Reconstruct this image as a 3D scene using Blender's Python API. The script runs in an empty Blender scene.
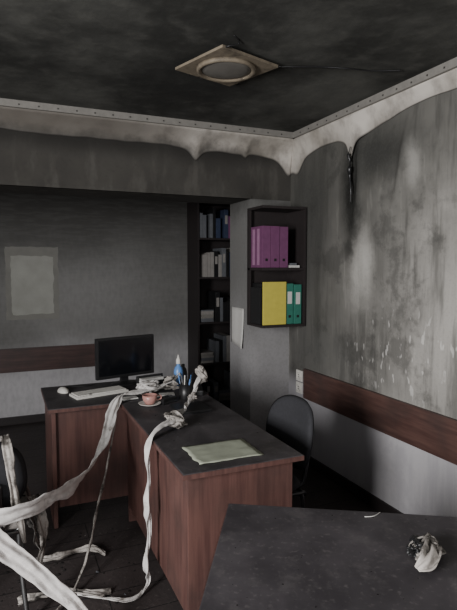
import bpy, bmesh, math, random
from mathutils import Vector, Matrix, Euler, noise
random.seed(7)
C=bpy.context.collection

# ------------------------------------------------------------ materials
class NT:
    def __init__(s,name,rough=0.8,spec=0.3):
        s.m=bpy.data.materials.new(name); s.m.use_nodes=True
        s.t=s.m.node_tree; s.t.nodes.clear()
        s.out=s.t.nodes.new('ShaderNodeOutputMaterial')
        s.b=s.t.nodes.new('ShaderNodeBsdfPrincipled')
        s.t.links.new(s.b.outputs[0],s.out.inputs[0])
        s.b.inputs['Roughness'].default_value=rough
        s.b.inputs['Specular IOR Level'].default_value=spec
        s.geo=s.t.nodes.new('ShaderNodeNewGeometry')
        s.pos=s.geo.outputs['Position']
        sx=s.t.nodes.new('ShaderNodeSeparateXYZ'); s.t.links.new(s.pos,sx.inputs[0])
        s.x,s.y,s.z=sx.outputs
        s.tc=s.t.nodes.new('ShaderNodeTexCoord').outputs['Object']
    def set(s,inp,v):
        if isinstance(v,bpy.types.NodeSocket): s.t.links.new(v,inp)
        else: inp.default_value=v
    def math(s,op,a,b=0.0,clamp=False):
        n=s.t.nodes.new('ShaderNodeMath'); n.operation=op; n.use_clamp=clamp
        s.set(n.inputs[0],a); s.set(n.inputs[1],b); return n.outputs[0]
    def vmath(s,op,a,b):
        n=s.t.nodes.new('ShaderNodeVectorMath'); n.operation=op
        s.set(n.inputs[0],a); s.set(n.inputs[1],b); return n.outputs[0]
    def length(s,a):
        n=s.t.nodes.new('ShaderNodeVectorMath'); n.operation='LENGTH'
        s.set(n.inputs[0],a); return n.outputs['Value']
    def attr(s,name):
        n=s.t.nodes.new('ShaderNodeAttribute'); n.attribute_name=name; return n.outputs['Fac']
    def noise(s,scale,detail=4,vec=None,stretch=None,rough=.55):
        v=vec or s.pos
        if stretch: v=s.vmath('MULTIPLY',v,stretch)
        n=s.t.nodes.new('ShaderNodeTexNoise'); s.t.links.new(v,n.inputs['Vector'])
        n.inputs['Scale'].default_value=scale; n.inputs['Detail'].default_value=detail
        n.inputs['Roughness'].default_value=rough
        return n.outputs[0]
    def rng(s,v,a,b,c=0.0,d=1.0,smooth=True):
        n=s.t.nodes.new('ShaderNodeMapRange'); n.clamp=True
        if smooth: n.interpolation_type='SMOOTHSTEP'
        s.set(n.inputs[0],v)
        for i,q in enumerate((a,b,c,d)): n.inputs[i+1].default_value=q
        return n.outputs[0]
    def mix(s,f,a,b):
        n=s.t.nodes.new('ShaderNodeMix'); n.data_type='RGBA'
        s.set(n.inputs[0],f)
        for i,q in ((6,a),(7,b)):
            if isinstance(q,tuple): n.inputs[i].default_value=(*q,1)
            else: s.set(n.inputs[i],q)
        return n.outputs[2]
    def blob(s,c,r,edge=.35,nz=None,amt=.35):
        v=s.vmath('SUBTRACT',s.pos,c); v=s.vmath('DIVIDE',v,r)
        l=s.length(v)
        if nz is not None: l=s.math('ADD',l,s.math('MULTIPLY',s.math('SUBTRACT',nz,.5),amt*2))
        return s.rng(l,edge,1.0,1.0,0.0)
    def color(s,c): 
        if isinstance(c,tuple): s.b.inputs['Base Color'].default_value=(*c,1)
        else: s.set(s.b.inputs['Base Color'],c)
    def bump(s,h,strength=.3,dist=.01):
        n=s.t.nodes.new('ShaderNodeBump'); n.inputs['Strength'].default_value=strength
        n.inputs['Distance'].default_value=dist
        s.set(n.inputs['Height'],h); s.t.links.new(n.outputs[0],s.b.inputs['Normal'])

def lin(*c):
    return tuple(((v/255)/12.92 if v/255<=.04045 else ((v/255+.055)/1.055)**2.4) for v in c)

def plain(name,rgb,rough=.6,spec=.3,var=.25,scale=25,metal=0):
    n=NT(name,rough,spec); d=tuple(q*(1-var) for q in rgb); l=tuple(min(1,q*(1+var)) for q in rgb)
    n.color(n.mix(n.noise(scale,3,n.tc),d,l)); n.b.inputs['Metallic'].default_value=metal
    return n.m
def scorched(name,rgb,dark,lo=.5,hi=.7,scale=9,rough=.7):
    n=NT(name,rough,.3)
    a=n.noise(scale,5,n.tc,rough=.65); b=n.noise(scale*3,3,n.tc)
    c=n.mix(n.rng(b,.3,.7),tuple(q*.8 for q in rgb),rgb)
    c=n.mix(n.rng(a,lo,hi),c,dark); n.color(c); return n.m

def wall_back_mat():
    n=NT('sooted_wallpaper_back',.85,.2)
    big=n.noise(1.3,4); fine=n.noise(28,4,stretch=(1,1,.5)); 
    line=n.noise(40,2,stretch=(.15,.15,1))
    zz=n.math('ADD',n.z,n.math('MULTIPLY',n.math('SUBTRACT',big,.5),.5))
    base=lin(178,176,178); soot=lin(106,105,103)
    c=n.mix(n.rng(zz,.35,.95),base,soot)
    c=n.mix(n.rng(zz,1.4,2.3),c,lin(60,59,57))
    c=n.mix(n.math('MULTIPLY',n.blob((-1.5,5.6,1.3),(1.2,2,.6),.1,big),.4),c,lin(146,145,144))
    c=n.mix(n.math('MULTIPLY',n.rng(fine,.35,.7),.15),c,lin(60,60,58))
    c=n.mix(n.math('MULTIPLY',n.rng(line,.4,.65),.05),c,lin(150,150,148))
    n.color(c); n.bump(fine,.1); return n.m
def wall_right_mat():
    n=NT('sooted_wallpaper_right',.85,.2)
    big=n.noise(1.7,4); med=n.noise(4,5); fine=n.noise(60,3); grime=n.noise(2.6,6,rough=.68)
    streak=n.noise(3.2,5,stretch=(1,1.8,.25),rough=.62)
    c=lin(182,178,172)
    yy=n.math('ADD',n.y,n.math('MULTIPLY',n.math('SUBTRACT',big,.5),1.6))
    c=n.mix(n.rng(yy,1.7,3.5,.28,.94),c,lin(72,71,68))
    up=n.rng(n.math('ADD',n.z,n.math('MULTIPLY',n.math('SUBTRACT',med,.5),.9)),1.35,2.35,0,.80)
    c=n.mix(up,c,lin(74,73,69))
    c=n.mix(n.math('MULTIPLY',n.rng(streak,.47,.62),.6),c,lin(60,59,56))
    c=n.mix(n.math('MULTIPLY',n.rng(streak,.44,.30),.22),c,lin(190,187,180))
    c=n.mix(n.math('MULTIPLY',n.rng(grime,.50,.62),.5),c,lin(50,49,47))
    c=n.mix(n.math('MULTIPLY',n.blob((0,2.97,2.08),(1,.19,.60),.15,med,.5),.95),c,lin(28,28,26))
    c=n.mix(n.math('MULTIPLY',n.blob((0,2.66,2.30),(1,.48,.24),.1,grime,.7),.8),c,lin(44,44,42))
    c=n.mix(n.math('MULTIPLY',n.blob((0,3.5,1.9),(1,.34,.8),.2,med,.3),.5),c,lin(56,56,54))
    c=n.mix(n.math('MULTIPLY',n.blob((0,3.3,.95),(1,.5,.25),.2,med,.3),.4),c,lin(76,76,74))
    c=n.mix(n.math('MULTIPLY',n.blob((0,2.86,1.60),(1,.17,.38),.05,grime,.7),.5),c,lin(190,187,181))
    c=n.mix(n.math('MULTIPLY',n.blob((0,2.40,2.2),(1,.09,.20),.05,grime,.9),.4),c,lin(186,183,177))
    sp=n.noise(15,2,stretch=(1,1.3,.6))
    reg=n.blob((0,2.4,1.05),(1,.75,.38),.4)
    c=n.mix(n.math('MULTIPLY',n.math('MULTIPLY',n.rng(sp,.61,.67),reg),.45),c,lin(214,211,207))
    c=n.mix(n.math('MULTIPLY',n.rng(fine,.45,.7),.12),c,lin(90,90,88))
    c=n.mix(n.rng(n.z,.75,.55,0,.6),c,lin(190,187,192))
    n.color(c); n.bump(fine,.06); return n.m
def column_mat():
    n=NT('sooted_wallpaper_column',.85,.2)
    big=n.noise(2.5,4); fine=n.noise(50,4)
    zz=n.math('ADD',n.z,n.math('MULTIPLY',n.math('SUBTRACT',big,.5),.6))
    c=n.mix(n.rng(zz,.5,1.6),lin(150,148,149),lin(108,107,105))
    c=n.mix(n.rng(zz,1.9,2.4),c,lin(52,51,49))
    c=n.mix(n.math('MULTIPLY',n.rng(fine,.4,.7),.15),c,lin(70,70,68))
    n.color(c); return n.m
def beam_mat():
    n=NT('sooted_beam_plaster',.9,.2)
    big=n.noise(2.4,4); st=n.noise(10,4,stretch=(1,1,.3)); fine=n.noise(40,4)
    c=n.mix(big,lin(38,36,34),lin(78,76,72))
    c=n.mix(n.math('MULTIPLY',n.rng(st,.5,.75),.25),c,lin(104,101,96))
    c=n.mix(n.math('MULTIPLY',n.rng(n.z,2.34,2.5),.7),c,lin(30,29,28))
    c=n.mix(n.math('MULTIPLY',n.rng(fine,.5,.8),.2),c,lin(30,30,28))
    n.color(c); return n.m
def ceiling_mat():
    n=NT('burnt_ceiling_slab',.9,.2)
    big=n.noise(1.1,6,rough=.62); fine=n.noise(9,6)
    c=n.mix(n.rng(big,.38,.68),lin(48,48,46),lin(88,88,84))
    c=n.mix(n.math('MULTIPLY',n.rng(fine,.45,.8),.3),c,lin(108,107,102))
    c=n.mix(n.math('MULTIPLY',n.blob((-1.15,2.9,2.6),(.7,.5,1),.2,big,.5),.6),c,lin(38,38,37))
    n.color(c); n.bump(fine,.2,.02); return n.m
def floor_mat():
    n=NT('sooty_laminate_floor',.6,.3)
    big=n.noise(2.5,6); fine=n.noise(40,4)
    c=n.mix(big,lin(36,32,32),lin(72,65,64))
    br=n.t.nodes.new('ShaderNodeTexBrick'); n.t.links.new(n.pos,br.inputs[0]); br.inputs['Scale'].default_value=1
    br.inputs['Brick Width'].default_value=1.2; br.inputs['Row Height'].default_value=.19
    br.inputs['Mortar Size'].default_value=.003
    c=n.mix(br.outputs['Fac'],c,lin(22,22,22))
    c=n.mix(n.math('MULTIPLY',n.rng(fine,.58,.75),.4),c,lin(110,104,100))
    n.color(c); n.bump(fine,.3); return n.m
def fabric_edge_mat():
    n=NT('smoked_stretch_film',.65,.3)
    a=n.noise(2.5,4); f=n.noise(7,5,stretch=(1,1,.6),rough=.62); v=n.attr('edge')
    c=n.mix(n.rng(a,.35,.75),lin(188,182,174),lin(136,130,121))
    c=n.mix(n.rng(n.math('ADD',n.x,n.math('MULTIPLY',a,.8)),.05,-1.2,0,.85),c,lin(86,81,75))
    c=n.mix(n.math('MULTIPLY',n.rng(f,.42,.70),.5),c,lin(94,89,83))
    vv=n.math('ADD',v,n.math('MULTIPLY',n.math('SUBTRACT',f,.5),.8))
    c=n.mix(n.math('MULTIPLY',n.rng(vv,.35,1.0),n.rng(n.x,-.12,-.5,.25,.75)),c,lin(56,54,51))
    c=n.mix(n.rng(v,.88,1.0,0,.8),c,lin(42,40,38))
    n.color(c); return n.m
def wood_mat(name,a,b,grain=(16,16,1.0),rough=.45):
    n=NT(name,rough,.35)
    g=n.noise(3,6,n.tc,stretch=grain); f=n.noise(4,4,n.tc)
    c=n.mix(n.rng(g,.25,.75),a,b)
    c=n.mix(n.math('MULTIPLY',n.rng(f,.40,.72),.55),c,lin(54,46,44))
    n.color(c); return n.m
def top_mat(name,a,b):
    n=NT(name,.55,.35)
    g=n.noise(4,6,n.tc,rough=.62); f=n.noise(60,5,n.tc); d=n.noise(11,6,n.tc,rough=.7)
    c=n.mix(n.rng(g,.35,.7),a,b)
    c=n.mix(n.math('MULTIPLY',n.rng(d,.50,.70),.4),c,lin(92,88,88))
    c=n.mix(n.math('MULTIPLY',n.rng(f,.55,.75),.35),c,lin(108,103,102))
    n.color(c); 
    n.set(n.b.inputs['Roughness'],n.rng(g,.3,.7,.5,.7)); return n.m

M=dict(
 back=wall_back_mat(), right=wall_right_mat(), col=column_mat(), beam=beam_mat(), ceil=ceiling_mat(), floor=floor_mat(),
 film=fabric_edge_mat(),
 wood=wood_mat('mahogany_laminate',lin(74,51,48),lin(98,70,64)),
 railwood=wood_mat('mahogany_rail',lin(64,45,42),lin(88,65,59),grain=(14,1.2,14)),
 railwoodx=wood_mat('mahogany_rail_x',lin(60,46,44),lin(80,60,57),grain=(1.2,14,14)),
 top=top_mat('sooty_desktop',lin(50,47,49),lin(74,70,72)),
 top2=top_mat('sooty_desktop_front',lin(52,49,52),lin(70,66,69)),
 black=plain('black_plastic',lin(28,28,29),.4,.5),
 ash=plain('charred_ash',lin(34,32,31),.9,.2),
 blackw=plain('dark_wenge',lin(40,35,35),.55,.4),
 screen=plain('monitor_glass',lin(16,17,20),.15,.5,var=.1),
 chairf=plain('charcoal_chair_fabric',lin(50,50,53),.9,.2,scale=60),
 metal=plain('dark_steel',lin(70,70,72),.35,.5,metal=.8),
 chrome=plain('dulled_chrome',lin(110,110,110),.35,.5,metal=.9),
 alu=plain('aluminium_profile',lin(118,115,110),.5,.5),
 screw=plain('screw_head',lin(60,58,55),.5,.5),
 white=plain('smoky_white_plastic',lin(195,192,186),.5,.4,var=.12),
 ivory=scorched('heat_yellowed_plastic',lin(118,108,93),lin(60,55,49),.45,.7,10),
 lens=plain('sooted_lamp_lens',lin(104,101,96),.5,.4,var=.3,scale=12),
 cloth=scorched('melted_white_film',lin(204,200,197),lin(110,104,98),.54,.74,10),
 cloth2=scorched('melted_grey_film',lin(168,162,156),lin(66,62,58),.44,.64,14),
 drape=scorched('sooty_draped_film',lin(146,141,137),lin(48,46,44),.42,.62,8),
 purple=plain('magenta_binder',lin(104,62,94),.55),
 purple2=plain('mauve_binder',lin(148,108,136),.5),
 yellow=plain('yellow_binder',lin(186,174,78),.55,var=.14),
 green=plain('teal_green_binder',lin(50,108,94),.5,var=.15),
 paper=plain('scorched_paper',lin(190,188,184),.8,.2,var=.1),
 dpaper=plain('smoked_paper',lin(134,130,126),.8,.2,var=.2),
 greenpaper=plain('green_document',lin(152,156,140),.7,.2,var=.2,scale=14),
 greyb=plain('grey_binder',lin(92,94,98),.6),
 pink=plain('pink_ceramic',lin(170,126,118),.35,.5),
 blue=plain('blue_bottle_plastic',lin(90,130,185),.35,.5),
 navy=plain('navy_folder',lin(50,58,78),.5),
 patch=plain('pale_unsooted_wallpaper',lin(146,146,140),.85,.2,var=.22,scale=7),
 patch2=plain('pale_patch_border',lin(120,119,114),.85,.2,var=.2,scale=9),
 outw=plain('white_window_pvc',lin(225,225,225),.4,.4,var=.03),
)

# ------------------------------------------------------------ geometry helpers
def emp(name,loc=(0,0,0),rz=0):
    e=bpy.data.objects.new(name,None); C.objects.link(e); e.location=loc; e.rotation_euler=(0,0,rz)
    e.empty_display_size=.05; return e
def mk(name,bm,mat,parent=None,smooth=False,loc=(0,0,0),rot=(0,0,0)):
    me=bpy.data.meshes.new(name); bm.normal_update(); bm.to_mesh(me); bm.free()
    o=bpy.data.objects.new(name,me); C.objects.link(o)
    mats=mat if isinstance(mat,list) else [mat]
    for q in mats: me.materials.append(q)
    if smooth:
        for p in me.polygons: p.use_smooth=True
    if parent: o.parent=parent
    o.location=loc; o.rotation_euler=rot
    return o
def addbox(bm,lo,hi,mi=0,bev=0,rot=None):
    r=bmesh.ops.create_cube(bm,size=1)
    c=[(lo[i]+hi[i])/2 for i in range(3)]; s=[hi[i]-lo[i] for i in range(3)]
    m=Matrix.Translation(c)@(rot or Matrix.Identity(4))@Matrix.Diagonal((*s,1))
    bmesh.ops.transform(bm,matrix=m,verts=r['verts'])
    fs=set(f for v in r['verts'] for f in v.link_faces)
    for f in fs: f.material_index=mi
    if bev>0:
        es=list(set(e for v in r['verts'] for e in v.link_edges))
        b=bmesh.ops.bevel(bm,geom=es,offset=bev,segments=2,affect='EDGES',profile=.7)
        for f in b['faces']: f.material_index=mi
def box(name,lo,hi,mat,parent=None,bev=0):
    bm=bmesh.new(); c=Vector([(lo[i]+hi[i])/2 for i in range(3)])
    addbox(bm,[lo[i]-c[i] for i in range(3)],[hi[i]-c[i] for i in range(3)],0,bev)
    return mk(name,bm,mat,parent,loc=c)
def lathe(bm,prof,seg=24,c=(0,0,0),mi=0):
    rings=[]
    for r,z in prof:
        rings.append([bm.verts.new((c[0]+r*math.cos(2*math.pi*i/seg),c[1]+r*math.sin(2*math.pi*i/seg),c[2]+z)) for i in range(seg)])
    for a,b in zip(rings,rings[1:]):
        for i in range(seg):
            f=bm.faces.new((a[i],a[(i+1)%seg],b[(i+1)%seg],b[i])); f.material_index=mi
    for rg,rev in ((rings[0],True),(rings[-1],False)):
        f=bm.faces.new(rg[::-1] if rev else rg); f.material_index=mi
def spline(pts,n):
    P=[Vector(p) for p in pts]; out=[]
    for k in range(n+1):
        u=k/n*(len(P)-1); i=min(int(u),len(P)-2); t=u-i
        p0=P[max(i-1,0)];p1=P[i];p2=P[i+1];p3=P[min(i+2,len(P)-1)]
        out.append(.5*((2*p1)+(-p0+p2)*t+(2*p0-5*p1+4*p2-p3)*t*t+(-p0+3*p1-3*p2+p3)*t**3))
    return out
def tube(bm,pts,r,seg=8,n=40,mi=0):
    S=spline(pts,n) if n else [Vector(p) for p in pts]; rings=[]
    up=Vector((0.13,.27,.95)).normalized()
    for i,p in enumerate(S):
        t=(S[min(i+1,len(S)-1)]-S[max(i-1,0)]).normalized()
        a=t.cross(up); 
        if a.length<.05: a=t.cross(Vector((1,0,0)))
        a.normalize(); b=t.cross(a); rr=r[min(i*len(r)//len(S),len(r)-1)] if isinstance(r,list) else r
        rings.append([bm.verts.new(p+a*rr*math.cos(2*math.pi*k/seg)+b*rr*math.sin(2*math.pi*k/seg)) for k in range(seg)])
    for a,b in zip(rings,rings[1:]):
        for k in range(seg):
            f=bm.faces.new((a[k],a[(k+1)%seg],b[(k+1)%seg],b[k])); f.material_index=mi
    bm.faces.new(rings[0][::-1]); bm.faces.new(rings[-1])

def ribbon(name,pts,dirs,widths,mat,parent=None,n=140,m=14,amp=.012,seed=0,edge=.25,zmin=None,fold=0.0,holes=0,jag=.4):
    """draped melted film: pts centre line, dirs width direction, widths full width"""
    S=spline(pts,n); D=spline(dirs,n); W=spline([(w,0,0) for w in widths],n)
    bm=bmesh.new(); rows=[]; run=0
    for i,p in enumerate(S):
        if i: run+=(S[i]-S[i-1]).length
        L=run*90
        t=(S[min(i+1,n)]-S[max(i-1,0)]).normalized()
        d=D[i].normalized(); nn=t.cross(d).normalized(); w=max(.008,W[i].x); row=[]
        for j in range(m+1):
            s=j/m-.5
            e=1+edge*noise.noise(Vector((L*.11,(1 if s>0 else -1)*3+5*seed,seed)))+edge*jag*noise.noise(Vector((L*.3,(1 if s>0 else -1)*3+5*seed,seed)))
            q=p+d*(w*s*e)
            a=noise.noise(Vector((L*.05+seed,s*2.6,seed*3.)))*amp*1.6+noise.noise(Vector((L*.14+seed,s*5.1,seed*3.)))*amp*.7+noise.noise(Vector((L*.3+seed,s*9,seed*3.)))*amp*.2
            a+=fold*math.cos(s*13+noise.noise(Vector((L*.03,seed,0)))*5)*w
            q=q+nn*a
            if zmin is not None and q.z<zmin: q.z=zmin+.002*random.random()
            row.append(bm.verts.new(q))
        rows.append(row)
    for i,(a,b) in enumerate(zip(rows,rows[1:])):
        for j in range(m):
            if holes and noise.noise(Vector((i*.11,j*.5,seed*7.)))>holes: continue
            bm.faces.new((a[j],a[j+1],b[j+1],b[j]))
    o=mk(name,bm,mat,parent,True)
    sm=o.modifiers.new('thick','SOLIDIFY'); sm.thickness=.0025; sm.offset=0
    return o
def tangle(name,c,r,mat,parent,seed,w=.035,turns=12,zmin=None):
    rnd=random.Random(seed); pts=[];dirs=[]
    for i in range(turns):
        a=i*2.2+rnd.random(); e=rnd.uniform(-.9,.9); q=math.sqrt(1-e*e)*rnd.uniform(.4,1)
        pts.append((c[0]+r[0]*q*math.cos(a),c[1]+r[1]*q*math.sin(a),c[2]+r[2]*e))
        dirs.append((rnd.uniform(-1,1),rnd.uniform(-1,1),rnd.uniform(-1,1)+.01))
    return ribbon(name,pts,dirs,[w*rnd.uniform(.6,1.3) for _ in pts],mat,parent,n=turns*14,m=8,amp=.010,seed=seed,fold=.15,edge=.35,zmin=zmin)
def crumple(name,c,size,mat,parent=None,seed=0,amp=.6,sub=5,freq=2.2):
    bm=bmesh.new(); bmesh.ops.create_icosphere(bm,subdivisions=sub,radius=1)
    for v in bm.verts:
        p=v.co.copy()
        a=noise.noise(p*freq+Vector((seed,seed*2,0)))*amp
        rd=1-abs(noise.noise(p*freq*1.7+Vector((0,seed,seed))))*2.2
        r=max(.3,.62+a+.38*amp*rd)
        v.co=Vector((p.x*r*size[0],p.y*r*size[1],p.z*r*size[2]))
    lo=min(v.co.z for v in bm.verts)
    return mk(name,bm,mat,parent,True,loc=(c[0],c[1],c[2]-lo))

# ------------------------------------------------------------ room shell
XL,YN,YF,YB,H=-4.6,-1.7,3.83,5.6,2.66
CX=-.365; CT=.42
box('floor',(XL-.1,YN-.1,-.1),(.9,YB+.1,0),M['floor'])
box('ceiling',(XL-.1,YN-.1,H),(.9,YB+.1,H+.1),M['ceil'])
box('wall_right',(0,YN-.1,0),(.15,YF+.0,H),M['right'])
box('wall_back',(XL-.1,YB,0),(.9,YB+.15,H),M['back'])
box('wall_niche_right',(.75,YF+.3,0),(.9,YB,H),M['back'])
box('wall_column',(CX,YF,0),(.9,YF+CT,H),M['col'])
box('wall_beam',(XL,YF-.003,2.14),(-.001,YF+CT-.003,H),M['beam'])
box('trim_beam_lip',(XL,YF-.012,2.14),(CX,YF+.02,2.165),M['beam'])
box('wall_near_a',(XL-.1,YN-.15,0),(-3.9,YN,H),M['back'])
box('wall_near_b',(-2.5,YN-.15,0),(.15,YN,H),M['back'])
box('wall_near_c',(-3.9,YN-.15,0),(-2.5,YN,.85),M['back'])
box('wall_near_d',(-3.9,YN-.15,2.3),(-2.5,YN,H),M['back'])
wy0,wy1,wz0,wz1=-.55,.65,.95,2.4
box('wall_left_lower',(XL-.15,YN,0),(XL,YB,wz0),M['back'])
box('wall_left_upper',(XL-.15,YN,wz1),(XL,YB,H),M['back'])
box('wall_left_a',(XL-.15,YN,wz0),(XL,wy0,wz1),M['back'])
box('wall_left_b',(XL-.15,wy1,wz0),(XL,YB,wz1),M['back'])
w=emp('window_1')
for i,(a,b) in enumerate([((wy0,wz0),(wy1,wz0+.06)),((wy0,wz1-.06),(wy1,wz1)),((wy0,wz0),(wy0+.06,wz1)),((wy1-.06,wz0),(wy1,wz1)),((.02,wz0),(.08,wz1))]):
    box('frame_%d'%i,(XL-.1,a[0],a[1]),(XL-.05,b[0],b[1]),M['outw'],w)
w=emp('added_fill_window')  # unseen second window behind the camera, added for even soft fill
for i,(a,b) in enumerate([((-3.9,.85),(-2.5,.91)),((-3.9,2.24),(-2.5,2.3)),((-3.9,.85),(-3.84,2.3)),((-2.56,.85),(-2.5,2.3)),((-3.23,.85),(-3.17,2.3))]):
    box('frame_%d'%i,(a[0],YN-.1,a[1]),(b[0],YN-.05,b[1]),M['outw'],w)

box('trim_rail_right',(-.022,YN,.535),(0,3.56,.775),M['railwood'],bev=.003)
box('trim_rail_back',(XL,YB-.022,.535),(-1.2,YB,.775),M['railwoodx'],bev=.003)
box('baseboard_right',(-.018,YN,0),(0,YF,.08),M['blackw'],bev=.003)
box('baseboard_back',(XL,YB-.018,0),(-.4,YB,.08),M['blackw'],bev=.003)

# buckled, peeling wallpaper on the right wall
bm=bmesh.new(); NY,NZ=110,110; Y0,Y1,Z0,Z1=2.15,3.15,1.35,2.50; g=[]
for i in range(NY+1):
    row=[]
    for j in range(NZ+1):
        u,v=i/NY,j/NZ; y=Y0+(Y1-Y0)*u; z=Z0+(Z1-Z0)*v
        m=min(1,min(u,1-u)*6)*min(1,min(v,1-v)*6)
        h=.010+.018*noise.noise(Vector((y*3.2,z*1.1,4)))+.010*noise.noise(Vector((y*9,z*2.6,8)))
        h+=.030*math.exp(-((y-(2.93+.05*math.sin(z*5)))/.035)**2)*max(0,min(1,(z-1.75)*3))
        h+=.020*math.exp(-((y-(2.52+.07*math.sin(z*4+1)))/.03)**2)*max(0,min(1,(z-1.9)*4))
        row.append(bm.verts.new((-max(0,h)*m-.0012,y,z)))
    g.append(row)
for a,b in zip(g,g[1:]):
    for j in range(NZ): bm.faces.new((a[j],a[j+1],b[j+1],b[j]))
mk('wall_right_peeling_wallpaper',bm,M['right'],None,True)

# ------------------------------------------------------------ stretch ceiling edge remnants
def gauss(x,c,s,a): return a*math.exp(-((x-c)/s)**2)
def drip(x,c,s,a): return a/(1+((x-c)/s)**2)**1.3
def drop_back(X):
    d=.125+.035*noise.noise(Vector((X*1.3,1,0)))+.008*noise.noise(Vector((X*7,3,0)))
    d+=drip(X,-.84,.05,.09)+drip(X,-.02,.09,.15)+drip(X,-.42,.02,.03)-.02*max(0,min(1,(-X-1)/1.2))
    return d
def drop_right(Y):
    d=.082+.02*noise.noise(Vector((Y*2.3,7,0)))+.006*noise.noise(Vector((Y*9,9,0)))
    d+=.05*max(0,min(1,(Y-2.2)/.8))
    d+=drip(Y,YF-.1,.09,.15)+drip(Y,2.98,.05,.16)+gauss(Y,2.9,.22,.02)
    return d
zt=H-.045
def skirt(name,back):
    bm=bmesh.new(); N=320; K=14; rows=[]; ly=bm.verts.layers.float.new('edge')
    for i in range(N+1):
        u=i/N; row=[]
        for k in range(K+1):
            v=k/K
            ib=.13*(1-v)**1.7+.004; ir=.045*(1-v)**1.7+.004
            if back:
                x0=XL+(0-XL)*u; d=drop_back(x0); x=min(x0,-ir)
                p=(x,YF-ib,zt-d*(v**.9))
            else:
                y0=YF-(YF-YN)*u*.999; d=drop_right(y0)
                if u<.04:
                    t=u/.04; d=drop_back(0)*(1-t)+d*t
                y=min(y0,YF-ib); p=(-ir-(.03*math.exp(-((y0-2.93)/.1)**2)*v),y,zt-d*(v**.9))
            q=bm.verts.new(p); q[ly]=v; row.append(q)
        rows.append(row)
    for a,b in zip(rows,rows[1:]):
        for k in range(K): bm.faces.new((a[k],a[k+1],b[k+1],b[k]))
    bmesh.ops.remove_doubles(bm,verts=bm.verts,dist=.0002)
    o=mk(name,bm,M['film'],None,True)
    s=o.modifiers.new('t','SOLIDIFY'); s.thickness=.003; s.offset=0
    return o
skirt('stretch_ceiling_remnant',True); skirt('stretch_ceiling_remnant.001',False)
bm=bmesh.new(); addbox(bm,(XL,YF-.155,zt-.0),(-.045,YF-.13,H))
x=XL+.1
while x<-.05: addbox(bm,(x,YF-.159,zt+.014),(x+.009,YF-.153,zt+.023),1); x+=.12
mk('trim_ceiling_profile_back',bm,[M['alu'],M['screw']])
bm=bmesh.new(); addbox(bm,(-.07,YN,zt-.0),(-.045,YF-.13,H))
y=YN+.1
while y<YF-.2: addbox(bm,(-.074,y,zt+.014),(-.068,y+.009,zt+.023),1); y+=.12
mk('trim_ceiling_profile_right',bm,[M['alu'],M['screw']])

bm=bmesh.new()
tube(bm,[(-.05,2.95,2.40),(-.055,2.96,2.35),(-.05,2.95,2.30),(-.06,2.94,2.25),(-.05,2.95,2.20),(-.055,2.93,2.12),(-.05,2.94,2.02)],[.004,.012,.006,.015,.010,.007,.003],6,30)
mk('charred_film_strand',bm,M['black'],None,True)

# ------------------------------------------------------------ ceiling lamp
lamp=emp('ceiling_lamp',(-1.12,2.57,H),math.radians(18))
bm=bmesh.new()
S=.19; seg=48; r0=.145; inner=[];outer=[];inner2=[];outer2=[]
for i in range(seg):
    a=2*math.pi*i/seg+math.pi/4; c,s=math.cos(a),math.sin(a); k=S/max(abs(c),abs(s))
    for L,x,y,z in ((inner,r0*c,r0*s,-.035),(outer,k*c,k*s,-.035),(inner2,r0*c,r0*s,-.01),(outer2,k*c,k*s,-.022)):
        L.append(bm.verts.new((x,y,z)))
for i in range(seg):
    j=(i+1)%seg
    bm.faces.new((inner[i],inner[j],outer[j],outer[i])); bm.faces.new((outer[i],outer[j],outer2[j],outer2[i]))
    bm.faces.new((outer2[i],outer2[j],inner2[j],inner2[i])); bm.faces.new((inner2[i],inner2[j],inner[j],inner[i]))
mk('square_plate',bm,M['ivory'],lamp)
bm=bmesh.new(); lathe(bm,[(.155,-.035),(.155,-.05),(.145,-.056),(.132,-.05),(.13,-.036)],48)
mk('ring',bm,M['ivory'],lamp,True)
bm=bmesh.new(); lathe(bm,[(.131,-.03),(.131,-.044),(.10,-.05),(.05,-.052),(.001,-.053)],48)
mk('lens',bm,M['lens'],lamp,True)
bm=bmesh.new(); lathe(bm,[(.12,0),(.12,-.03)],24); mk('housing',bm,M['black'],lamp)
bm=bmesh.new()
tube(bm,[(.02,.12,-.01),(.0,.2,-.03),(.02,.24,-.01),(-.03,.22,-.02),(-.05,.25,0)],.005,6,24)
tube(bm,[(-.1,.15,-.01),(-.08,.22,-.025),(-.02,.2,-.01),(.04,.26,0)],.004,6,24)
tube(bm,[(-.13,-.1,-.01),(-.17,-.2,-.03),(-.12,-.23,-.01),(-.18,-.26,0)],.004,6,24)
mk('burnt_wires',bm,M['black'],lamp,True)
bm=bmesh.new()
tube(bm,[(-.9,2.52,H-.01),(-.78,2.46,H-.012),(-.62,2.42,H-.004),(-.5,2.36,H-.015),(-.36,2.36,H-.006),(-.22,2.28,H-.01)],.004,6,50)
mk('ceiling_cable',bm,M['black'],None,True)

# ------------------------------------------------------------ pale patch where a picture hung
pp=emp('wall_back_pale_patch',(0,0,0))
def ragged(name,x0,x1,z0,z1,y,mat,sd,amp=.014):
    bm=bmesh.new(); n=40
    P=[]
    for i in range(n): P.append((x0+(x1-x0)*i/n,z0))
    for i in range(n): P.append((x1,z0+(z1-z0)*i/n))
    for i in range(n): P.append((x1-(x1-x0)*i/n,z1))
    for i in range(n): P.append((x0,z1-(z1-z0)*i/n))
    vs=[bm.verts.new((a+amp*noise.noise(Vector((a*14,b*14,sd))),y,b+amp*noise.noise(Vector((a*14,b*14,sd+5))))) for a,b in P]
    bm.faces.new(vs); return mk(name,bm,mat,pp)
ragged('border',-2.20,-1.70,1.06,1.79,YB-.0015,M['patch2'],1)
ragged('centre',-2.15,-1.75,1.11,1.70,YB-.003,M['patch'],2)

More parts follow.
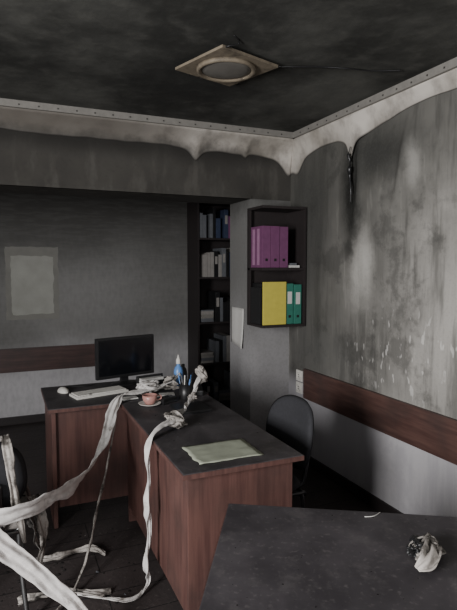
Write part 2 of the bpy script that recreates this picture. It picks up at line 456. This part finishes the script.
# ------------------------------------------------------------ binders
def binder(bm,x0,x1,y0,y1,z0,z1,mi,label=None,hole=None):
    addbox(bm,(x0,y0,z0),(x1,y1,z1),mi,.003)
    if label is not None:
        w=(x1-x0); addbox(bm,(x0+w*.2,y0-.0015,z0+(z1-z0)*.5),(x1-w*.2,y0+.001,z0+(z1-z0)*.8),label)
    if hole is not None:
        w=(x1-x0); cx=(x0+x1)/2
        addbox(bm,(cx-.01,y0-.002,z0+.05),(cx+.01,y0+.001,z0+.07),hole)

sh=emp('wall_shelf')
xs0,xs1,ys0,ys1,zs0,zs1=-.40,-.012,3.55,3.826,1.12,2.06
t=.02
box('side_left_rear',(xs0,ys1-.05,zs0+t),(xs0+.014,ys1,zs1-t),M['blackw'],sh,.002)
box('side_right',(xs1-t,ys0,zs0+t),(xs1,ys1,zs1-t),M['blackw'],sh,.002)
box('bottom',(xs0,ys0,zs0),(xs1,ys1,zs0+t),M['blackw'],sh,.002)
box('top',(xs0,ys0,zs1-t),(xs1,ys1,zs1),M['blackw'],sh,.002)
box('middle_shelf',(xs0,ys0,1.565),(xs1-t,ys1-.01,1.585),M['blackw'],sh,.002)
box('back_panel',(xs0+.014,ys1-.008,zs0+t),(xs1-t,ys1,zs1-t),M['blackw'],sh)
bk=emp('shelf_binders')
mats=[M['purple'],M['purple2'],M['yellow'],M['green'],M['paper'],M['black'],M['greyb']]
bm=bmesh.new()
z=1.5865
binder(bm,xs0+.008,xs0+.080,ys0+.02,ys1-.055,z,z+.32,0,None,5)
binder(bm,xs0+.083,xs0+.157,ys0+.02,ys1-.03,z,z+.32,0,None,5)
binder(bm,xs0+.160,xs0+.236,ys0+.025,ys1-.03,z,z+.318,0,None,5)
addbox(bm,(xs0+.0065,ys0+.07,z+.02),(xs0+.0085,ys0+.11,z+.30),1)
addbox(bm,(xs0+.0065,ys0+.15,z+.02),(xs0+.0085,ys0+.19,z+.30),1)
addbox(bm,(xs0+.25,ys0+.03,z),(xs0+.345,ys1-.04,z+.018),4); addbox(bm,(xs0+.26,ys0+.05,z+.018),(xs0+.33,ys1-.05,z+.036),6)
z=1.1415
binder(bm,xs0+.006,xs0+.03,ys0+.05,ys1-.055,z,z+.29,5)
addbox(bm,(xs0+.012,ys0+.010,z),(xs0+.215,ys0+.026,z+.335),2,.004)
addbox(bm,(xs0+.034,ys0+.03,z),(xs0+.12,ys1-.03,z+.32),5,.003)
addbox(bm,(xs0+.123,ys0+.03,z),(xs0+.21,ys1-.03,z+.32),2,.003)
for i in range(2):
    a=xs0+.22+i*.07; binder(bm,a,a+.064,ys0+.02-.008*i,ys1-.03,z,z+.32-.008*i,3,4,5)
mk('binders',bm,mats,bk)

bc=emp('bookcase')
bx0,bx1,by0,by1=-.31,.50,5.24,5.58
box('side_left',(bx0,by0,0),(bx0+.02,by1,2.30),M['blackw'],bc)
box('side_right',(bx1-.02,by0,0),(bx1,by1,2.30),M['blackw'],bc)
box('back_panel',(bx0+.02,by1-.01,.0),(bx1-.02,by1,2.30),M['blackw'],bc)
levels=[.08,.52,.97,1.46,1.88,2.28]
for i,z in enumerate(levels): box('shelf_%d'%i,(bx0+.02,by0,z),(bx1-.02,by1-.01,z+.02),M['blackw'],bc)
bm=bmesh.new(); bm_m=[M['greyb'],M['black'],M['dpaper'],M['purple'],M['alu'],M['navy']]
for li,z in enumerate(levels[:-1]):
    z+=.02; x=bx0+.03
    while x<bx1-.11:
        k=random.random()
        if (x<bx0+.05 and li in (1,2)) or (k<.2 and li<4 and x>bx0+.2):
            w=.17; zz=z
            if x+w>bx1-.03: break
            for q in range(random.randint(5,8)):
                h=random.uniform(.008,.026); o=random.uniform(0,.02)
                addbox(bm,(x+o,by0+.02+o,zz),(x+w-.02+o,by1-.05,zz+h),random.choice([2,4,0,2])); zz+=h
            x+=w+.01
        elif k<.22: x+=.04
        else:
            w=random.uniform(.022,.055); h=random.uniform(.2,.33)
            mi=random.choice([0,1,1,0,5,1,4,0,2]) 
            if random.random()<.07: mi=3
            binder(bm,x,x+w,by0+.015,by1-.05,z,z+h,mi,2 if w>.045 and random.random()<.6 else None); x+=w+.002
mk('books',bm,bm_m,bc)

# paper pinned to the column side
bm=bmesh.new(); g=[]
for i in range(9):
    row=[]
    for j in range(9):
        u,v=i/8,j/8; cur=.02*(v**2)*(u) 
        row.append(bm.verts.new((CX-.003-cur-.004*abs(math.sin(u*5)),YF+CT-.03-.27*u,1.24-.31*v-.03*u*v)))
    g.append(row)
for a,b in zip(g,g[1:]):
    for j in range(8): bm.faces.new((a[j],a[j+1],b[j+1],b[j]))
o=mk('pinned_paper_sheet',bm,M['paper'],None,True); o.modifiers.new('s','SOLIDIFY').thickness=.001

ou=emp('wall_outlet')
for i,z in enumerate((.70,.60)):
    box('plate_%d'%i,(-.012,3.60,z-.045),(0,3.69,z+.045),M['white'],ou,.004)
    bm=bmesh.new(); lathe(bm,[(.03,0),(.03,.008),(.024,.008),(.022,.002)],20)
    for q in (-.009,.009): addbox(bm,(-.003+q,-.003,.002),(.003+q,.003,.0075),1)
    mk('socket_%d'%i,bm,[M['white'],M['black']],ou,loc=(-.012,3.645,z),rot=(0,-math.pi/2,0))

# ------------------------------------------------------------ desks
d1=emp('office_desk'); T=.026
x0,x1,y0,y1=-2.0,-.98,3.20,3.815
box('top',(x0,y0,.75-T),(x1,y1,.75),M['top'],d1,.004)
box('top_edge_band',(x0-.002,y0-.002,.75-T+.002),(x1,y0+.001,.75-.004),M['wood'],d1)
box('top_edge_band_left',(x0-.002,y0,.75-T+.002),(x0+.001,y1,.75-.004),M['wood'],d1)
box('side_left',(x0+.02,y0+.03,0),(x0+.045,y1-.03,.75-T),M['wood'],d1,.002)
box('side_right',(x1-.045,y0+.03,0),(x1-.02,y1-.03,.75-T),M['wood'],d1,.002)
box('front_panel',(x0+.045,y0+.05,.12),(x1-.045,y0+.07,.75-T),M['wood'],d1,.002)
d2=emp('office_desk.001')
x0,x1,y0,y1=-1.57,-1.0,1.965,3.19
box('top',(x0,y0,.75-T),(x1,y1,.75),M['top'],d2,.004)
box('top_edge_band',(x0-.001,y0-.003,.75-T+.002),(x1+.001,y0+.001,.75-.003),M['wood'],d2)
box('top_edge_band_left',(x0-.003,y0,.75-T+.002),(x0+.001,y1,.75-.003),M['wood'],d2)
box('top_edge_band_right',(x1-.001,y0,.75-T+.002),(x1+.003,y1,.75-.003),M['wood'],d2)
box('end_panel_near',(x0+.03,y0+.03,0),(x1-.04,y0+.055,.75-T),M['wood'],d2,.002)
box('end_panel_far',(x0+.03,y1-.055,0),(x1-.04,y1-.03,.75-T),M['wood'],d2,.002)
box('side_panel',(x0+.03,y0+.055,.1),(x0+.05,y1-.055,.75-T),M['wood'],d2,.002)
ang=math.atan2(-.512,.859)
d3=emp('office_desk.002',(-1.5,1.66,0),ang)
L,Dp=1.3,.7
box('top',(0,-Dp,.75-T),(L,0,.75),M['top2'],d3,.004)
box('edge_far',(0,-.001,.75-T+.002),(L,.003,.75-.003),M['wood'],d3)
box('edge_left',(-.003,-Dp,.75-T+.002),(.001,0,.75-.003),M['wood'],d3)
box('edge_near',(0,-Dp-.003,.75-T+.002),(L,-Dp+.001,.75-.003),M['wood'],d3)
box('side_left',(.03,-Dp+.03,0),(.055,-.03,.75-T),M['wood'],d3,.002)
box('side_right',(L-.055,-Dp+.03,0),(L-.03,-.03,.75-T),M['wood'],d3,.002)
box('modesty_panel',(.055,-.10,.25),(L-.055,-.08,.75-T),M['wood'],d3,.002)

# ------------------------------------------------------------ office chairs
def pad(name,w,h,th,curve,mat,parent,loc,rot,ex=3.2,taper=0):
    bm=bmesh.new(); n=24
    grid={}
    for side in (0,1):
        for i in range(n+1):
            for j in range(n+1):
                u=i/n*2-1; v=j/n*2-1
                k=max(abs(u),abs(v)); l=(abs(u)**ex+abs(v)**ex)**(1/ex) if k>0 else 1
                s=k/l if l>0 else 1
                x=u*s*w/2*(1-taper*(v*s*.5+.5)); y=v*s*h/2
                e=max(0,1-k**6); zz=(th/2)*(e**.5)*(1 if side else -1)+curve*(u*s)**2
                grid[side,i,j]=bm.verts.new((x,y,zz))
        for i in range(n):
            for j in range(n):
                q=[grid[side,i,j],grid[side,i+1,j],grid[side,i+1,j+1],grid[side,i,j+1]]
                bm.faces.new(q if side else q[::-1])
    bmesh.ops.remove_doubles(bm,verts=bm.verts,dist=.0005)
    return mk(name,bm,mat,parent,True,loc=loc,rot=rot)
tilt=math.radians(10)
upv=Vector((math.sin(tilt),0,math.cos(tilt))); xv=Vector((0,1,0)); zv=xv.cross(upv)
def chair(name,loc,rz,metal):
    ch=emp(name,loc,rz)
    pad('seat',.46,.42,.06,0,M['chairf'],ch,(-.19,0,.45),(0,0,math.radians(90)))
    bo=pad('backrest',.52,.38,.05,-.05,M['chairf'],ch,(.055,0,.68),(0,0,0),2.6,.14)
    bo.rotation_euler=Matrix((xv,upv,zv)).transposed().to_euler()
    bm=bmesh.new()
    for s in (-1,1):
        tube(bm,[(-.38,.21*s,.01),(-.34,.2*s,.22),(-.33,.195*s,.41)],.011,8,14)
        tube(bm,[(.06,.23*s,.01),(.0,.205*s,.25),(-.02,.20*s,.41)],.011,8,14)
        tube(bm,[(-.33,.195*s,.415),(-.15,.195*s,.415),(0,.2*s,.415)],.011,8,10)
        tube(bm,[(-.05,.13*s,.42),(.02,.13*s,.43),(.045,.13*s,.5),(.075,.13*s,.66)],.011,8,20)
        tube(bm,[(-.12,.1*s,.415),(-.12,.195*s,.415)],.01,8,4)
    tube(bm,[(-.33,-.195,.405),(-.33,.195,.405)],.01,8,4); tube(bm,[(0,-.2,.405),(0,.2,.405)],.01,8,4)
    mk('steel_frame',bm,metal,ch,True)
chair('office_chair',(-.80,2.47,0),0,M['metal'])
chair('office_chair.001',(-2.39,2.46,0),math.radians(-93),M['chrome'])

# ------------------------------------------------------------ desk items
mo=emp('computer_monitor',(-1.43,3.70,.75),math.radians(14))
box('bezel',(-.225,-.02,.055),(.225,.015,.345),M['black'],mo,.006)
box('screen',(-.21,-.0225,.078),(.21,-.0195,.33),M['screen'],mo)
box('rear_housing',(-.12,.015,.12),(.12,.045,.28),M['black'],mo,.01)
box('neck',(-.03,.012,.01),(.03,.035,.14),M['black'],mo,.004)
bm=bmesh.new(); lathe(bm,[(.11,0),(.11,.006),(.09,.014),(.02,.018)],32)
for v in bm.verts: v.co.y*=.75
mk('base',bm,M['black'],mo,True)
kb=emp('computer_keyboard',(-1.655,3.47,.75),math.radians(14))
box('tray',(-.18,-.07,0),(.18,.07,.016),M['white'],kb,.004)
bm=bmesh.new()
for r in range(5):
    for c in range(17):
        if r==0 and 4<c<10: continue
        addbox(bm,(-.17+c*.02,-.06+r*.024,.016),(-.17+c*.02+.016,-.06+r*.024+.019,.024),0)
addbox(bm,(-.09,-.06,.016),(.026,-.041,.024),0)
mk('keys',bm,M['white'],kb)
bm=bmesh.new(); bmesh.ops.create_uvsphere(bm,u_segments=24,v_segments=14,radius=1)
for v in bm.verts:
    v.co=Vector((v.co.x*.034,v.co.y*.058,max(0,v.co.z)*.034))
mk('computer_mouse',bm,M['white'],None,True,loc=(-1.87,3.62,.75),rot=(0,0,.3))
bm=bmesh.new()
tube(bm,[(-1.86,3.69,.7545),(-1.82,3.74,.7545),(-1.7,3.72,.7545),(-1.64,3.76,.7545)],.003,6,40)
mk('mouse_cable',bm,M['black'],None,True)

cp=emp('tea_cup',(-1.42,3.06,.75))
bm=bmesh.new(); lathe(bm,[(.03,0),(.035,.003),(.066,.012),(.07,.016),(.066,.016),(.03,.007)],32); mk('saucer',bm,M['white'],cp,True)
bm=bmesh.new(); lathe(bm,[(.022,.008),(.028,.012),(.042,.035),(.046,.065),(.043,.065),(.038,.035),(.022,.015)],32); mk('cup',bm,M['pink'],cp,True)
bm=bmesh.new(); tube(bm,[(.043,0,.055),(.068,0,.055),(.07,0,.035),(.04,0,.028)],.004,8,20); mk('handle',bm,M['pink'],cp,True)
ph=emp('pen_holder',(-1.17,3.12,.75))
bm=bmesh.new(); lathe(bm,[(.038,0),(.04,.003),(.04,.1),(.037,.1),(.036,.01)],24); mk('cup',bm,M['black'],ph,True)
bm=bmesh.new()
for i in range(8):
    a=i*.8; c=(.02*math.cos(a),.02*math.sin(a)); e=(.045*math.cos(a+.3),.045*math.sin(a+.3),.15+.02*math.sin(i*3))
    tube(bm,[(c[0],c[1],.012),e],.004,6,2,mi=i%3)
mk('pens',bm,[M['blue'],M['black'],M['white']],ph,True)
sb=emp('plastic_bottle',(-1.12,3.42,.75))
bm=bmesh.new(); lathe(bm,[(.028,0),(.032,.005),(.032,.12),(.026,.145),(.012,.16),(.012,.175)],24); mk('body',bm,M['blue'],sb,True)
bm=bmesh.new(); lathe(bm,[(.016,.172),(.017,.175),(.016,.2),(.008,.215),(.004,.235)],20); mk('cap',bm,M['white'],sb,True)
b2=emp('plastic_bottle.001',(-1.06,3.50,.75))
bm=bmesh.new(); lathe(bm,[(.026,0),(.03,.005),(.03,.09),(.024,.115),(.013,.13),(.013,.15),(.001,.152)],24); mk('body',bm,M['black'],b2,True)
og=emp('desk_organiser',(-1.30,3.42,.75),.2)
box('tray',(-.10,-.08,0),(.10,.08,.02),M['black'],og,.004)
box('divider_back',(-.10,.05,.02),(.10,.06,.10),M['black'],og,.002)
box('divider_mid',(-.10,-.01,.02),(.10,0,.07),M['black'],og,.002)
box('papers',(-.08,.002,.02),(.08,.048,.085),M['paper'],og)
tl=emp('desk_telephone',(-1.08,3.25,.75),-.3)
box('base',(-.07,-.09,0),(.07,.09,.035),M['black'],tl,.008)
bm=bmesh.new(); tube(bm,[(-.035,-.09,.045),(-.035,-.05,.062),(-.035,.05,.062),(-.035,.09,.045)],[.022,.016,.014,.014,.016,.022],10,20)
mk('handset',bm,M['black'],tl,True)
st=emp('desk_stapler',(-1.30,3.06,.75),.5)
box('base',(-.06,-.014,0),(.06,.014,.008),M['black'],st,.003)
box('arm',(-.055,-.012,.018),(.06,.012,.036),M['black'],st,.005)
box('hinge',(-.058,-.012,.006),(-.04,.012,.03),M['metal'],st,.002)
tr=emp('tape_roll',(-1.27,3.15,.75))
bm=bmesh.new(); lathe(bm,[(.022,0),(.034,0),(.034,.02),(.022,.02),(.022,.001)],24); mk('ring',bm,M['greyb'],tr)
box('notebook',(-1.32,2.78,.75),(-1.12,2.98,.765),M['black'],None,.003)
bm=bmesh.new()
for q in ((-1.25,3.27,-.2),(-1.36,3.25,.5),(-1.5,3.27,.1)):
    addbox(bm,(q[0]-.05,q[1]-.03,.75),(q[0]+.05,q[1]+.03,.757),0,0,Matrix.Rotation(q[2],4,'Z'))
mk('desk_paper_scraps',bm,M['paper'])

bm=bmesh.new(); g=[]
for i in range(15):
    row=[]
    for j in range(15):
        u,v=i/14,j/14
        z=.7525+.006*abs(noise.noise(Vector((u*4,v*4,2))))+.012*max(0,.15-v)*(1-u)*5*.3
        row.append(bm.verts.new((-1.475+.31*u+.01*noise.noise(Vector((v*5,0,u))),2.035+.24*v+.008*noise.noise(Vector((u*6,3,0))),z)))
    g.append(row)
for a,b in zip(g,g[1:]):
    for j in range(14): bm.faces.new((a[j],b[j],b[j+1],a[j+1]))
o=mk('scorched_document',bm,M['greenpaper'],None,True); o.modifiers.new('s','SOLIDIFY').thickness=.0015

# debris on foreground desk
db=emp('crumpled_debris',(-1.115,1.10,0),.3)
crumple('char',(.01,.034,.7505),(.062,.030,.022),M['black'],db,9,.6)
crumple('shell',(-.02,-.01,.7505),(.045,.03,.018),M['cloth2'],db,3,.5)
ribbon('curl',[(-.085,-.015,.762),(-.06,-.03,.778),(-.01,-.02,.790),(.02,.0,.782),(.05,-.01,.768),(.075,.01,.760)],[(.3,1,.3),(.1,1,.6),(.1,1,-.2),(.3,1,.3),(.1,1,.5),(0,1,0)],[.02,.045,.055,.05,.045,.02],M['cloth2'],db,n=50,m=8,amp=.008,seed=3,fold=.2)
tangle('flakes',(.02,.015,.777),(.055,.035,.014),M['cloth2'],db,5,.026,10,zmin=.753)
bm=bmesh.new(); tube(bm,[(-1.12,1.38,.7525),(-1.09,1.37,.7535),(-1.05,1.385,.7525)],.0015,6,10); mk('match_stick',bm,M['paper'],None,True)

# ash and char flakes
def flakes(name,n,area_,z,smin,smax,mats,seed,tf=None):
    rnd=random.Random(seed); bm=bmesh.new()
    for _ in range(n):
        x=rnd.uniform(area_[0],area_[1]); y=rnd.uniform(area_[2],area_[3]); s=rnd.uniform(smin,smax)*(rnd.random()**1.5+.3)
        if tf: x,y=tf(x,y)
        k=rnd.randint(5,7); mi=rnd.choice(range(len(mats))) if rnd.random()<.25 else 0
        top=bm.verts.new((x+rnd.uniform(-s,s)*.3,y+rnd.uniform(-s,s)*.3,z+s*rnd.uniform(.15,.5)))
        ring=[bm.verts.new((x+s*rnd.uniform(.5,1)*math.cos(2*math.pi*i/k),y+s*rnd.uniform(.5,1)*math.sin(2*math.pi*i/k),z+.0005)) for i in range(k)]
        for i in range(k):
            f=bm.faces.new((ring[i],ring[(i+1)%k],top)); f.material_index=mi
    return mk(name,bm,mats)
fm=[M['ash'],M['ash'],M['greyb'],M['dpaper']]
flakes('floor_ash_debris',260,(-2.6,-1.62,1.9,3.15),0,.004,.018,fm,1)
flakes('desk_ash_debris',70,(-1.53,-1.03,2.3,3.0),.75,.002,.007,fm,3)
ca,sa=math.cos(ang),math.sin(ang)
flakes('desk_ash_debris.001',120,(.03,1.2,-.65,-.03),.75,.001,.004,fm,5,lambda x,y:(-1.5+x*ca-y*sa,1.66+x*sa+y*ca))

# ------------------------------------------------------------ melted film strips
fs=emp('melted_ceiling_film')
ribbon('swag',[(-1.12,3.38,.86),(-1.28,3.30,.80),(-1.45,3.24,.80),(-1.58,3.17,.80),(-1.63,3.12,.74),(-1.70,2.98,.62),(-1.79,2.80,.56),(-1.92,2.56,.54),(-2.04,2.40,.56),(-2.18,2.28,.57),(-2.32,2.25,.60),(-2.46,2.27,.76),(-2.50,2.345,.905),(-2.50,2.46,.80)],
 [(.1,.5,.1),(.1,.5,.1),(.2,.5,.1),(.6,.3,.1),(1,.1,.1),(1,.2,.2),(.8,.3,.5),(.3,.4,.9),(.2,.1,1),(.2,.1,1),(.5,.1,.8),(1,.1,.4),(1,0,.1),(1,0,0)],
 [.04,.05,.06,.065,.075,.07,.08,.075,.07,.075,.08,.08,.08,.08],M['cloth'],fs,n=300,amp=.009,seed=1,fold=.06,edge=.28)
# thin strip hooked over the chair back
ribbon('backrest_strip',[(-2.24,2.50,.60),(-2.24,2.45,.74),(-2.235,2.39,.86),(-2.23,2.335,.885),(-2.225,2.28,.84),(-2.21,2.28,.70),(-2.19,2.30,.56),(-2.17,2.31,.42)],
 [(1,.1,0)]*8,[.02,.03,.035,.03,.04,.03,.035,.015],M['cloth2'],fs,n=120,m=8,amp=.005,seed=51,fold=.04,edge=.3)
# crumpled torn sheet over the seat
bm=bmesh.new(); N=80; g=[]
cx,cy=-2.39,2.67
for i in range(N+1):
    row=[]
    for j in range(N+1):
        u=(i/N-.5)*.86; v=(j/N-.5)*.74
        e=.05*noise.noise(Vector((u*7,v*7,3)))
        hx=.240; hy=.215
        ox=max(0,abs(u)-hx); oy=max(0,abs(v)-hy); dr=max(ox,oy)
        x=math.copysign(min(abs(u),hx)+ox*.30,u); y=math.copysign(min(abs(v),hy)+oy*.20,v)
        z=.484-max(0,dr-.012)*1.25+.016*abs(noise.noise(Vector((u*8,v*8,1))))+.014*abs(noise.noise(Vector((u*19,v*19,5))))
        k=min(1,dr*6); x+=k*.035*noise.noise(Vector((u*12,v*12,7))); y+=k*.035*noise.noise(Vector((u*12,v*12,17)))
        if dr>.02: z+=e
        row.append(bm.verts.new((cx+x,cy+y,z)))
    g.append(row)
for i,(a,b) in enumerate(zip(g,g[1:])):
    for j in range(N):
        q=noise.noise(Vector((i*.09,j*.09,9)))+.5*noise.noise(Vector((i*.26,j*.26,9)))
        u=abs(i/N-.5)*2; v=abs(j/N-.5)*2
        if j/N<.12 or q>.35-1.1*max(0,max(u,v)-.70)*2.2: continue
        bm.faces.new((a[j],b[j],b[j+1],a[j+1]))
bmesh.ops.delete(bm,geom=[v for v in bm.verts if not v.link_faces],context='VERTS')
o=mk('chair_drape',bm,M['drape'],fs,True); s_=o.modifiers.new('t','SOLIDIFY'); s_.thickness=.0025
ribbon('swag_thin',[(-1.60,3.15,.77),(-1.66,3.02,.58),(-1.73,2.9,.40),(-1.80,2.78,.25),(-1.86,2.66,.12),(-1.95,2.52,.03),(-2.05,2.40,.02)],
 [(1,.1,0),(1,.5,0),(.4,1,.3),(.2,1,.4),(.3,1,.3),(.2,1,.2),(1,1,0)],[.015,.012,.02,.015,.03,.02,.04],M['cloth2'],fs,n=160,m=8,amp=.008,seed=31,fold=.1,edge=.4,zmin=.006)
ribbon('lower_sheet',[(-2.50,2.28,.80),(-2.43,2.24,.66),(-2.34,2.24,.56),(-2.26,2.24,.46),(-2.20,2.23,.40),(-2.13,2.21,.33),(-2.05,2.18,.25),(-1.98,2.15,.18),(-1.90,2.06,.05),(-1.82,2.0,.012)],
 [(.8,.1,.5),(.7,.1,.7),(.6,.2,.7),(.5,.3,.7),(.5,.3,.7),(.5,.3,.8),(.5,.2,.8),(.6,.3,.7),(.7,.5,.3),(.5,.8,.1)],
 [.09,.10,.10,.09,.08,.075,.07,.06,.07,.05],M['cloth'],fs,n=260,amp=.009,seed=4,zmin=.006,fold=.06,edge=.25,jag=.25)
ribbon('hanging_shred',[(-2.12,2.60,.50),(-2.09,2.56,.42),(-2.08,2.55,.30),(-2.10,2.54,.18),(-2.07,2.55,.08)],[(1,.3,0),(1,0,0),(.6,1,0),(1,.4,0),(1,0,0)],[.06,.05,.05,.03,.02],M['cloth2'],fs,n=90,amp=.010,seed=41,fold=.1,edge=.5,zmin=.006)
ribbon('twisted_strand',[(-1.10,2.98,.93),(-1.14,2.96,.90),(-1.20,2.90,.82),(-1.28,2.80,.79),(-1.36,2.65,.80),(-1.43,2.55,.80),(-1.55,2.46,.79),(-1.605,2.42,.72),(-1.60,2.40,.58),(-1.615,2.39,.44),(-1.60,2.41,.30),(-1.62,2.40,.15),(-1.61,2.41,.04),(-1.70,2.36,.015),(-1.82,2.42,.012),(-1.93,2.5,.012)],
 [(1,0,0),(0,1,.3),(1,0,.2),(.3,1,0),(1,.3,0),(0,1,0),(.2,1,0),(0,1,0),(1,.3,0),(.2,1,0),(1,0,.2),(0,1,.1),(1,.2,0),(0,1,0),(.4,1,0),(1,0,0)],
 [.04,.05,.04,.03,.05,.06,.04,.045,.018,.045,.016,.04,.018,.03,.018,.015],M['cloth'],fs,n=400,amp=.010,seed=7,zmin=.006,fold=.15,edge=.5)
tangle('knot',(-1.42,2.56,.79),(.07,.06,.035),M['cloth2'],fs,2,.04,14,zmin=.753)
tangle('knot_top',(-1.12,2.97,.93),(.035,.03,.05),M['cloth2'],fs,6,.03,12)
tangle('knot_mid',(-1.20,2.90,.81),(.035,.03,.035),M['cloth2'],fs,8,.03,10,zmin=.767)
tangle('pile_white',(-1.36,3.31,.80),(.10,.07,.045),M['cloth'],fs,12,.05,16,zmin=.76)
tangle('pile_white_2',(-1.20,3.33,.81),(.06,.05,.05),M['cloth2'],fs,22,.04,12,zmin=.76)
ribbon('floor_scrap',[(-2.1,2.9,.01),(-1.98,2.84,.04),(-1.88,2.9,.012),(-1.8,2.86,.03),(-1.75,2.8,.012)],[(0,1,0)]*5,[.02,.05,.03,.05,.02],M['cloth2'],fs,n=60,amp=.015,seed=9,zmin=.004,edge=.5)
ribbon('floor_scrap_2',[(-2.2,2.55,.01),(-2.08,2.48,.05),(-1.98,2.55,.012),(-1.86,2.44,.03),(-1.78,2.47,.01)],[(0,1,0)]*5,[.04,.07,.04,.05,.03],M['cloth2'],fs,n=60,amp=.02,seed=11,zmin=.004,edge=.5)

# ------------------------------------------------------------ light
def area(name,loc,rot,sx,sy,e,col=(1,1,1)):
    l=bpy.data.lights.new(name,'AREA'); l.shape='RECTANGLE'; l.size=sx; l.size_y=sy; l.energy=e; l.color=col
    o=bpy.data.objects.new(name,l); C.objects.link(o); o.location=loc; o.rotation_euler=rot; return o
area('window_daylight',(XL-.02,.05,1.675),(0,math.radians(-90),0),1.4,1.15,335,(1,.99,.985))
area('added_window_fill',(-3.2,YN-.02,1.58),(math.radians(90),0,0),1.3,1.35,40,(1,.99,.985))  # weak fill lamp added at the invented rear window
wd=bpy.data.worlds.new('sky'); bpy.context.scene.world=wd; wd.use_nodes=True
wd.node_tree.nodes['Background'].inputs[0].default_value=(.85,.9,1,1); wd.node_tree.nodes['Background'].inputs[1].default_value=1.0

# ------------------------------------------------------------ camera
cd=bpy.data.cameras.new('camera'); cam=bpy.data.objects.new('camera',cd); C.objects.link(cam)
cam.location=(-2.22,0,1.6); cam.rotation_euler=(math.radians(90-4.3),0,math.radians(-23.4))
cd.sensor_fit='HORIZONTAL'; cd.sensor_width=36; cd.lens=520/457*36; cd.clip_start=.02
bpy.context.scene.camera=cam
